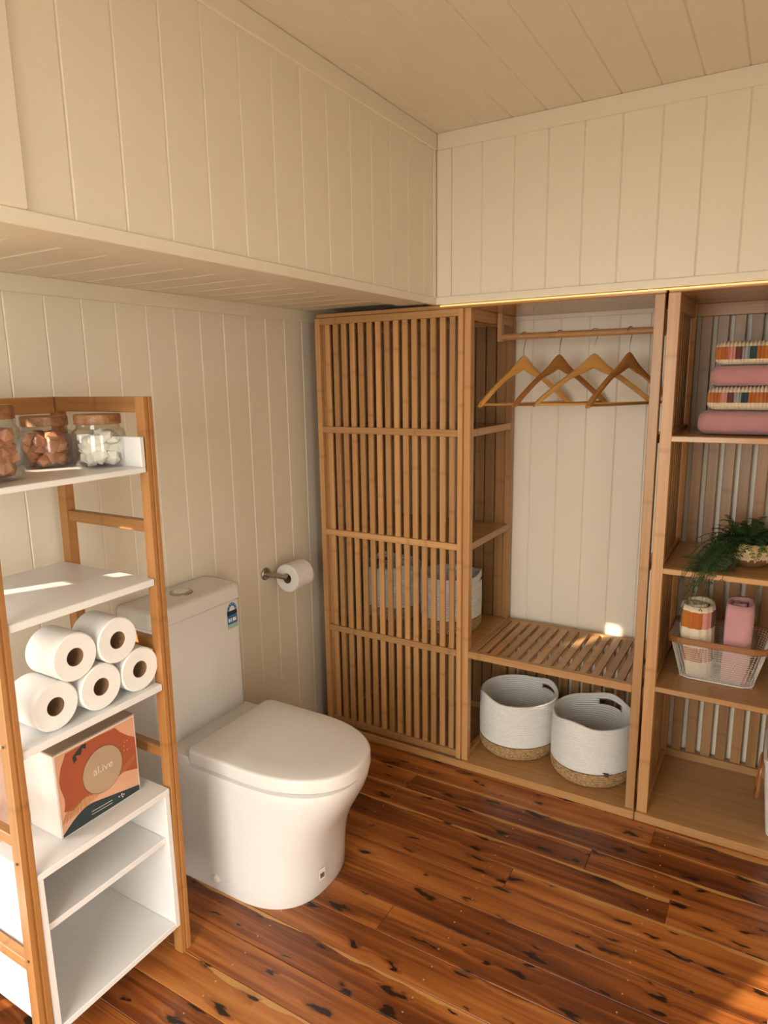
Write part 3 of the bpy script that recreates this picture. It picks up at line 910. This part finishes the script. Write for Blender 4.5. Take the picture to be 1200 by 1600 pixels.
# ------------------------------------------------------------------ toilet
TY, TW = -1.230, .188
tl = thing('toilet', 'white back-to-wall toilet with close-coupled cistern beside the ladder shelf', 'toilet', (.35, TY, 0))
def d_ring(z, x0, xf, w, xs, n=2.4, seg=40, rb=.03):
    pts = []
    for i in range(seg + 1):
        a = -PI / 2 + PI * i / seg
        ca, sa = math.cos(a), math.sin(a)
        pts.append((xs + (xf - xs) * abs(ca) ** (2 / n), TY + w * math.copysign(abs(sa) ** (2 / n), sa), z))
    for i in range(7):
        a = PI / 2 * i / 6
        pts.append((x0 + rb - rb * math.sin(a), TY + w - rb + rb * math.cos(a), z))
    for i in range(7):
        a = PI / 2 * i / 6
        pts.append((x0 + rb - rb * math.cos(a), TY - w + rb - rb * math.sin(a), z))
    return pts
bm = bmesh.new()
prof = [(0.0, .628, .186, .42), (.012, .632, .188, .42), (.06, .634, .188, .42), (.12, .640, .188, .42), (.18, .652, .188, .42), (.235, .674, .188, .425),
        (.28, .700, .188, .43), (.325, .724, .188, .435), (.355, .736, .188, .44), (.374, .740, .188, .44), (.382, .738, .186, .44), (.386, .728, .176, .44)]
rings(bm, [d_ring(z, .006, xf, w, xs, 2.5, rb=.02) for z, xf, w, xs in prof])
pan = obj('pan', bm, M['ceramic'], tl, smooth=True)
obj('bolt_cap', lathe(bmesh.new(), [(.013, 0), (.012, -.004), (.006, -.006)], (.348, TY - .188, .040), 16, 'y'), M['ceramic'], pan)
bm = bmesh.new(); rings(bm, [d_ring(z, .232, .748 + e, .187 + e, .47, 2.25, rb=.03) for z, e in ((.387, -.020), (.388, -.014), (.393, -.014), (.396, -.016))])
obj('seat', bm, M['lidplastic'], tl)
bm = bmesh.new()
rings(bm, [d_ring(z, .256 - e, .750 + e, .188 + e, .47, 2.25, rb=.022) for z, e in ((.3945, -.016), (.3950, -.002), (.397, 0), (.4265, 0), (.431, -.0012), (.4345, -.0045), (.436, -.010), (.4375, -.06))])
obj('seat_lid', bm, M['lidplastic'], tl, smooth=True)
obj('hinge_deck', bx(.150, .262, TY - .180, TY + .180, .380, .404, bev=.006, seg=3), M['ceramic'], tl, smooth=True)
def rr_ring(x0, x1, y0, y1, z, r, seg=8):
    pts = []
    for cx, cy, a0 in ((x1 - r, y1 - r, 0), (x0 + .006, y1 - .006, PI / 2), (x0 + .006, y0 + .006, PI), (x1 - r, y0 + r, 3 * PI / 2)):
        rr = r if cx > x0 + .05 else .006
        for i in range(seg + 1):
            a = a0 + PI / 2 * i / seg
            pts.append((cx + rr * math.cos(a), cy + rr * math.sin(a), z))
    return pts
CW = .186
bm = bmesh.new()
rings(bm, [rr_ring(.004, .163 + e, TY - CW - e, TY + CW + e, z, .028) for z, e in ((.386, -.004), (.392, 0), (.776, 0), (.780, -.003))])
cis = obj('cistern', bm, M['ceramic'], tl, smooth=True)
bm = bmesh.new()
rings(bm, [rr_ring(.003, .167 + e, TY - CW - .003 - e, TY + CW + .003 + e, z, .030) for z, e in ((.7815, -.004), (.784, 0), (.822, 0), (.829, -.003), (.833, -.008), (.8345, -.016))])
lidc = obj('cistern_lid', bm, M['ceramic'], tl, smooth=True)
bm = lathe(bmesh.new(), [(.036, 0), (.036, .003), (.032, .0045)], (.078, TY + .002, .8345), 36)
fb = obj('flush_button', bm, M['nickel'], tl, label='brushed metal dual flush button')
obj('button_half', lathe(bmesh.new(), [(.026, 0), (.0255, .0015)], (.078, TY + .002, .8390), 30), M['chrome'], fb)
for me in (cis, lidc, pan):
    for p_ in me.data.polygons:
        if len(p_.vertices) > 8: p_.use_smooth = False
# water rating sticker on the cistern front
XS = .1634
wr = obj('water_rating_label', poly_x(bmesh.new(), XS, [(-1.118, .687), (-1.072, .687), (-1.072, .742)] + [(-1.095 + .023 * math.cos(a * PI / 12), .742 + .033 * math.sin(a * PI / 12)) for a in range(1, 12)] + [(-1.118, .742)]), C('label_blue', (.02, .16, .42), .35), cis, label='blue water rating sticker with an arch of stars')
obj('label_band', poly_x(bmesh.new(), XS + .0005, [(-1.118, .736), (-1.072, .736), (-1.072, .748), (-1.118, .748)]), C('label_black', (.02, .02, .025)), wr) if False else None
def sub(name, pts, m, off=.0005): return obj(name, poly_x(bmesh.new(), XS + off, pts, .0003), m, cis)
sub('label_band', [(-1.118, .733), (-1.072, .733), (-1.072, .746), (-1.118, .746)], C('label_black', (.02, .02, .025)))
sub('label_foot', [(-1.118, .687), (-1.072, .687), (-1.072, .702), (-1.118, .702)], C('label_green', (.35, .52, .45)))
sub('label_inner_arch', [(-1.095 + .013 * math.cos(a * PI / 12), .748 + .016 * math.sin(a * PI / 12)) for a in range(0, 13)], C('label_pale', (.70, .74, .74)))
bm = bmesh.new()
for i in range(6):
    a = PI * (i + .5) / 6; y, z = -1.095 + .0185 * math.cos(a), .745 + .0255 * math.sin(a)
    poly_x(bm, XS + .0006, [(y + (.0024 if k % 2 else .0011) * math.sin(k * PI / 5), z - (.0024 if k % 2 else .0011) * math.cos(k * PI / 5)) for k in range(10)], .0003)
for i, (y0, y1) in enumerate(((-1.114, -1.106), (-1.103, -1.099), (-1.094, -1.078))):
    poly_x(bm, XS + .0006, [(y0, .710), (y1, .710), (y1, .722), (y0, .722)], .0003)
sub_o = obj('label_stars', bm, ink, cis)
# small sticker near the foot of the pan
st = bmesh.new()
a0 = math.radians(-14)
Cs = Vector((.630, -1.280, .075))
def sticker(u0, u1, v0, v1, off, mat_, nm):
    bm = bmesh.new()
    for_d = Vector((math.cos(a0), math.sin(a0), 0)); s_d = Vector((-math.sin(a0), math.cos(a0), 0))
    q = [Cs + for_d * off + s_d * u + Vector((0, 0, v)) for u, v in ((u0, v0), (u1, v0), (u1, v1), (u0, v1))]
    rings(bm, [[tuple(p) for p in q], [tuple(p + for_d * .0006) for p in q]])
    return obj(nm, bm, mat_, pan)
sticker(-.012, .012, -.018, .018, .0075, C('sticker_white', (.80, .76, .72)), 'sticker')
sticker(-.007, .008, -.011, .004, .0083, C('sticker_grey', (.14, .10, .08)), 'sticker_print')

# roll holder on the wall
th = thing('roll_holder', 'brushed metal toilet roll holder on the cream board wall', 'roll holder', (0, -.73, .75))
XH, ZH = .088, .742
obj('wall_flange', lathe(bmesh.new(), [(.024, 0), (.024, .006), (.021, .010)], (0, -.735, .757), 28, 'x'), M['nickel'], th, smooth=False)
obj('arm', tube(bmesh.new(), [(.005, -.735, .757), (.075, -.735, .757), (.084, -.734, .756), (XH, -.728, .755), (XH, -.700, .755), (XH, -.575, .755)], .0095, 16), M['nickel'], th, smooth=True)
toilet_roll('toilet roll hanging on the metal holder beside the slatted door', (XH, -.660, .755 - .0110), 'y', r=.055, L=.102)

# ------------------------------------------------------------------ towels on the open shelves
def folded(label, x0, x1, y0, y1, z0, z1, m, ribs=False, seed=0):
    bm = bmesh.new(); rs = []; uvs = []
    nx = 260 if ribs else 40
    yc, zc = (y0 + y1) / 2, (z0 + z1) / 2; hy, hz = (y1 - y0) / 2, (z1 - z0) / 2
    K = 44
    for i in range(nx + 1):
        s = i / nx
        x = x0 + (x1 - x0) * s
        e = min(1, min(s, 1 - s) * (x1 - x0) / (hz * .8))
        e = math.sqrt(max(0, 1 - (1 - e) ** 2)); e = max(e, .25)
        rib = (.0070 * abs(math.sin(PI * (x - x0) / .0100)) - .0035) if ribs else 0
        ring = []
        for k in range(K):
            a = 2 * PI * k / K
            ca, sa = math.cos(a), math.sin(a)
            py = math.copysign(abs(ca) ** .35, ca); pz = math.copysign(abs(sa) ** .55, sa)
            nn = noise.noise((x * 9 + seed, py * 2.2, pz * 1.4)) * .0045
            groove = -.0035 * math.exp(-((pz + .05) / .10) ** 2) if (not ribs and py < -.8) else 0
            ring.append((x, yc + py * (hy - (1 - e) * hz * .6) + (rib + nn - groove if py < 0 else -nn) * (-1 if py < 0 else 1), zc + pz * hz * (.55 + .45 * e) + (rib if pz > 0 else 0) * .8 + (nn * .3 if pz > 0 else 0)))
        rs.append(ring)
    vs = rings(bm, rs)
    ul = bm.loops.layers.uv.new('weave')
    for f in bm.faces:
        for l in f.loops:
            l[ul].uv = (l.vert.co.x - x0, (l.vert.co.z - z0) / (z1 - z0))
    return obj('folded_towel', bm, m, smooth=True, label=label, cat='towel', group='folded towels on the top shelf')
zt0 = Z1 + .018
folded('dusty pink folded towel at the bottom of the stack', 1.462, 1.93, -.405, -.10, zt0, zt0 + .074, M['pinktowel'], seed=1)
folded('cream towel with coloured blocks, lower of the striped two', 1.482, 1.92, -.402, -.10, zt0 + .0735, zt0 + .146, stripe_towel_material(.34, .76), ribs=True, seed=2)
folded('dusty pink folded towel between the two striped towels', 1.487, 1.92, -.400, -.10, zt0 + .1455, zt0 + .208, M['pinktowel'], seed=3)
folded('cream towel with coloured blocks, topmost of the stack', 1.494, 1.91, -.398, -.10, zt0 + .2075, zt0 + .278, stripe_towel_material(.24, .76), ribs=True, seed=4)

# ------------------------------------------------------------------ fern in a glazed bowl
zb = Z2 + .018
PC = (1.632, -.285, zb)
fern = thing('potted_fern', 'trailing dark green fern in a brown and cream drip-glazed bowl', 'plant', PC)
prof = [(.040, 0), (.046, .002), (.066, .020), (.078, .043), (.080, .060), (.076, .076), (.072, .080), (.069, .076), (.072, .060), (.062, .030), (.03, .012)]
obj('bowl', lathe(bmesh.new(), prof, PC, 48), glaze_material(), fern, smooth=True)
obj('soil', lathe(bmesh.new(), [(.060, .058), (.0695, .062), (.060, .068), (.02, .071)], PC, 24), M['soil'], fern, smooth=True)
fr = random.Random(5)
for i in range(130):
    if i < 80: az = math.radians(fr.uniform(0, 360)); L_ = fr.uniform(.08, .125); dz0 = fr.uniform(.8, 1.35); drop = fr.uniform(.5, 1.3)
    elif i < 108: az = math.radians(fr.uniform(185, 250)); L_ = fr.uniform(.13, .22); dz0 = fr.uniform(.4, .9); drop = fr.uniform(1.0, 1.6)
    else: az = math.radians(fr.uniform(226, 246)); L_ = fr.uniform(.23, .30); dz0 = fr.uniform(.45, .6); drop = fr.uniform(.85, 1.05)
    bm = bmesh.new()
    rr = fr.uniform(0, .05)
    p0 = Vector((PC[0] + rr * math.cos(az), PC[1] + rr * math.sin(az), PC[2] + .066))
    hd = Vector((math.cos(az), math.sin(az), 0)); side = Vector((-hd.y, hd.x, 0))
    path = []
    for k in range(15):
        t_ = k / 14
        q = p0 + hd * L_ * t_ * (.9 if i < 80 else .85) + Vector((0, 0, L_ * (dz0 * t_ - drop * t_ * t_))) + side * .018 * math.sin(3 * t_ + i)
        if q.z < zb + .008 and q.y > YF - .012 : q.z = zb + .008 + .004 * fr.random()
        if q.x < XA + .05: q.x = XA + .05
        path.append(q)
    tube(bm, path, .0009, 4)
    for k in range(1, 15):
        d = (path[k] - path[k - 1]).normalized()
        w = .020 * (1 - .55 * k / 14) * fr.uniform(.8, 1.2)
        for sg in (1, -1):
            lat = (side * sg + d * .55 + Vector((0, 0, fr.uniform(-.35, .25)))).normalized()
            nrm = d.cross(lat)
            a_ = path[k]; tip = a_ + lat * w; mid = a_ + lat * w * .5
            b1 = mid + d * w * .26 + nrm * .001; b2 = mid - d * w * .20 + nrm * .001
            v = [bm.verts.new(x) for x in (a_, b1, tip, b2)]
            bm.faces.new(v)
            q2 = a_ + lat * w * .35 + d * w * .5; 
            v = [bm.verts.new(x) for x in (a_ + d * .002, q2 + lat * w * .12, q2 + lat * w * .3 + d * w * .2, q2 - lat * w * .12)]
            bm.faces.new(v)
    obj('frond', bm, M['leaf'], fern)

# ------------------------------------------------------------------ wire basket with rolled towels
zs = Z3 + .012 + .018
wb = thing('wire_basket', 'cream wire mesh basket with brown wooden rim, holding two towels', 'basket', (1.57, -.26, zs))
def rrect(xc, yc, hx, hy, r, z, seg=6, dens=10):
    pts = []
    for cx, cy, a0, ex, ey in ((xc + hx - r, yc + hy - r, 0, -1, 0), (xc - hx + r, yc + hy - r, PI / 2, 0, -1), (xc - hx + r, yc - hy + r, PI, 1, 0), (xc + hx - r, yc - hy + r, 3 * PI / 2, 0, 1)):
        for i in range(seg + 1):
            a = a0 + PI / 2 * i / seg
            pts.append((cx + r * math.cos(a), cy + r * math.sin(a), z))
        n = dens * (2 if ex else 1); ln = (2 * hx - 2 * r) if ex else (2 * hy - 2 * r)
        e = pts[-1]
        for i in range(1, n): pts.append((e[0] + ex * ln * i / n, e[1] + ey * ln * i / n, z))
    return pts
XC, YC = 1.565, -.255
bm = bmesh.new(); rs = []
for j in range(19):
    f = j / 18
    e = 1 - .0 * f
    rs.append(rrect(XC, YC, .112 + .034 * f, .088 + .030 * f, .042, zs + .004 + .142 * f, 6, 22))
rings(bm, rs, cap=False)
o = obj('wire_mesh', bm, M['wire'], wb, kind='stuff')
md = o.modifiers.new('wires', 'WIREFRAME'); md.thickness = .0011; md.use_replace = True
bm = bmesh.new(); ring_b = rrect(XC, YC, .112, .088, .042, zs + .004)
tube(bm, ring_b + ring_b[:1], .0022, 8); obj('bottom_wire', bm, M['wire'], wb, smooth=True)
bm = bmesh.new()
nx_, ny_ = 28, 22
for i in range(1, nx_):
    x = XC - .112 + .224 * i / nx_; box(bm, x - .0005, x + .0005, YC - .086, YC + .086, zs + .0025, zs + .0035)
for i in range(1, ny_):
    y = YC - .088 + .176 * i / ny_; box(bm, XC - .110, XC + .110, y - .0005, y + .0005, zs + .0035, zs + .0045)
obj('bottom_mesh', bm, M['wire'], wb, kind='stuff')
bm = bmesh.new()
ra = rrect(XC, YC, .1465, .1185, .043, zs + .132); rb_ = rrect(XC, YC, .1515, .1235, .046, zs + .132)
up_ = lambda L_, dz: [(x, y, z + dz) for x, y, z in L_]
prs = [ra, rb_, up_(rb_, .020), up_(ra, .020), ra]
rings(bm, prs, cap=False); bmesh.ops.remove_doubles(bm, verts=bm.verts, dist=1e-6)
obj('wooden_rim', bm, M['rim'], wb)

def rolled(label, c, rx, ry, h, m, turns, ribs, rot=0, lean=0, flare=0, n=160, th=.011, sq=2.0, tilt=0):
    bm = bmesh.new()
    rows = []
    NZ = 14
    for j in range(NZ + 1):
        z = h * j / NZ
        row = []
        for i in range(n + 1):
            t_ = i / n
            a = rot + turns * 2 * PI * t_
            f = 1 - .80 * t_
            ca, sa = math.cos(a), math.sin(a)
            rb = 1 + (.03 * math.sin(t_ * turns * 2 * PI * 16) if ribs else .015 * math.sin(t_ * 23 + j * .4))
            edge = (1 - .08 * max(0, (z / h - .86) / .14) ** 2) * (1 + flare * min(1, z / (h * .6)))
            row.append(bm.verts.new((c[0] + lean * min(1, z / (h * .6)) + rx * f * rb * edge * math.copysign(abs(ca) ** (2 / sq), ca), c[1] + ry * f * rb * edge * math.copysign(abs(sa) ** (2 / sq), sa),
                                     c[2] + z - .012 * t_ * (z / h) + .004 * math.sin(a * 1.5) * (z / h))))
        rows.append(row)
    ul = bm.loops.layers.uv.new('weave')
    for j in range(NZ):
        for i in range(n):
            f = bm.faces.new((rows[j][i], rows[j][i + 1], rows[j + 1][i + 1], rows[j + 1][i]))
            for l, (ii, jj) in zip(f.loops, ((i, j), (i + 1, j), (i + 1, j + 1), (i, j + 1))):
                l[ul].uv = (ii / n * turns * .22, jj / NZ)
    o = obj('rolled_towel', bm, m, smooth=True, label=label, cat='towel')
    md = o.modifiers.new('thickness', 'SOLIDIFY'); md.thickness = th; md.offset = -1
    return o
rolled('cream towel with coloured blocks, rolled upright in the wire basket', (1.507, -.272, zs + .006), .054, .062, .248, stripe_towel_material(.70, .93, (.22, .42)), 2.5, True, rot=-2.2, lean=-.018, flare=.22)
rolled('pale pink towel, folded upright in the wire basket', (1.613, -.268, zs + .006), .054, .066, .268, M['pinktowel_light'], 2.0, False, rot=-2.0, sq=3.4, th=.014)

# ------------------------------------------------------------------ white hamper with leather-edged opening at the right edge
hp = thing('hamper', 'white hamper with brown rounded rim, cut off by the right picture edge', 'hamper', (1.86, -.28, .030))
bm = bmesh.new()
rings(bm, [rrect(1.862, -.300, .112 + .026 * f, .110 + .020 * f, .04, .031 + .27 * f, 6, 8) for f in (0, .02, .3, .6, .9, 1)] + [rrect(1.862, -.300, .130, .122, .038, .301, 6, 8), rrect(1.862, -.300, .108, .104, .038, .045, 6, 8)])
obj('fabric_body', bm, M['white_fabric'], hp, smooth=False)
loop = []
for i in range(33):
    a = 2 * PI * i / 32
    ca, sa = math.cos(a), math.sin(a)
    loop.append((1.7180 + .006 * sa + .0, -.368 + .055 * math.copysign(abs(ca) ** .5, ca), .222 + .062 * math.copysign(abs(sa) ** .5, sa)))
obj('handle_loop', tube(bmesh.new(), loop, .0052, 8), M['rim'], hp, smooth=True)

# white cabinet at the lower right corner
wc = thing('white_cabinet', 'white painted cabinet edge at the lower right corner, beside the sunlit boards', 'cabinet', (2.1, -1.95, 0))
part('body', wc, 'melamine', 1.749, 2.50, -2.20, -1.72, .002, .84, bev=.004)
dd = part('cabinet_door', wc, 'melamine', 1.742, 1.749, -2.18, -1.735, .06, .82, bev=.002)
part('counter', wc, 'melamine', 1.739, 2.52, -2.21, -1.70, .84, .862, bev=.004)
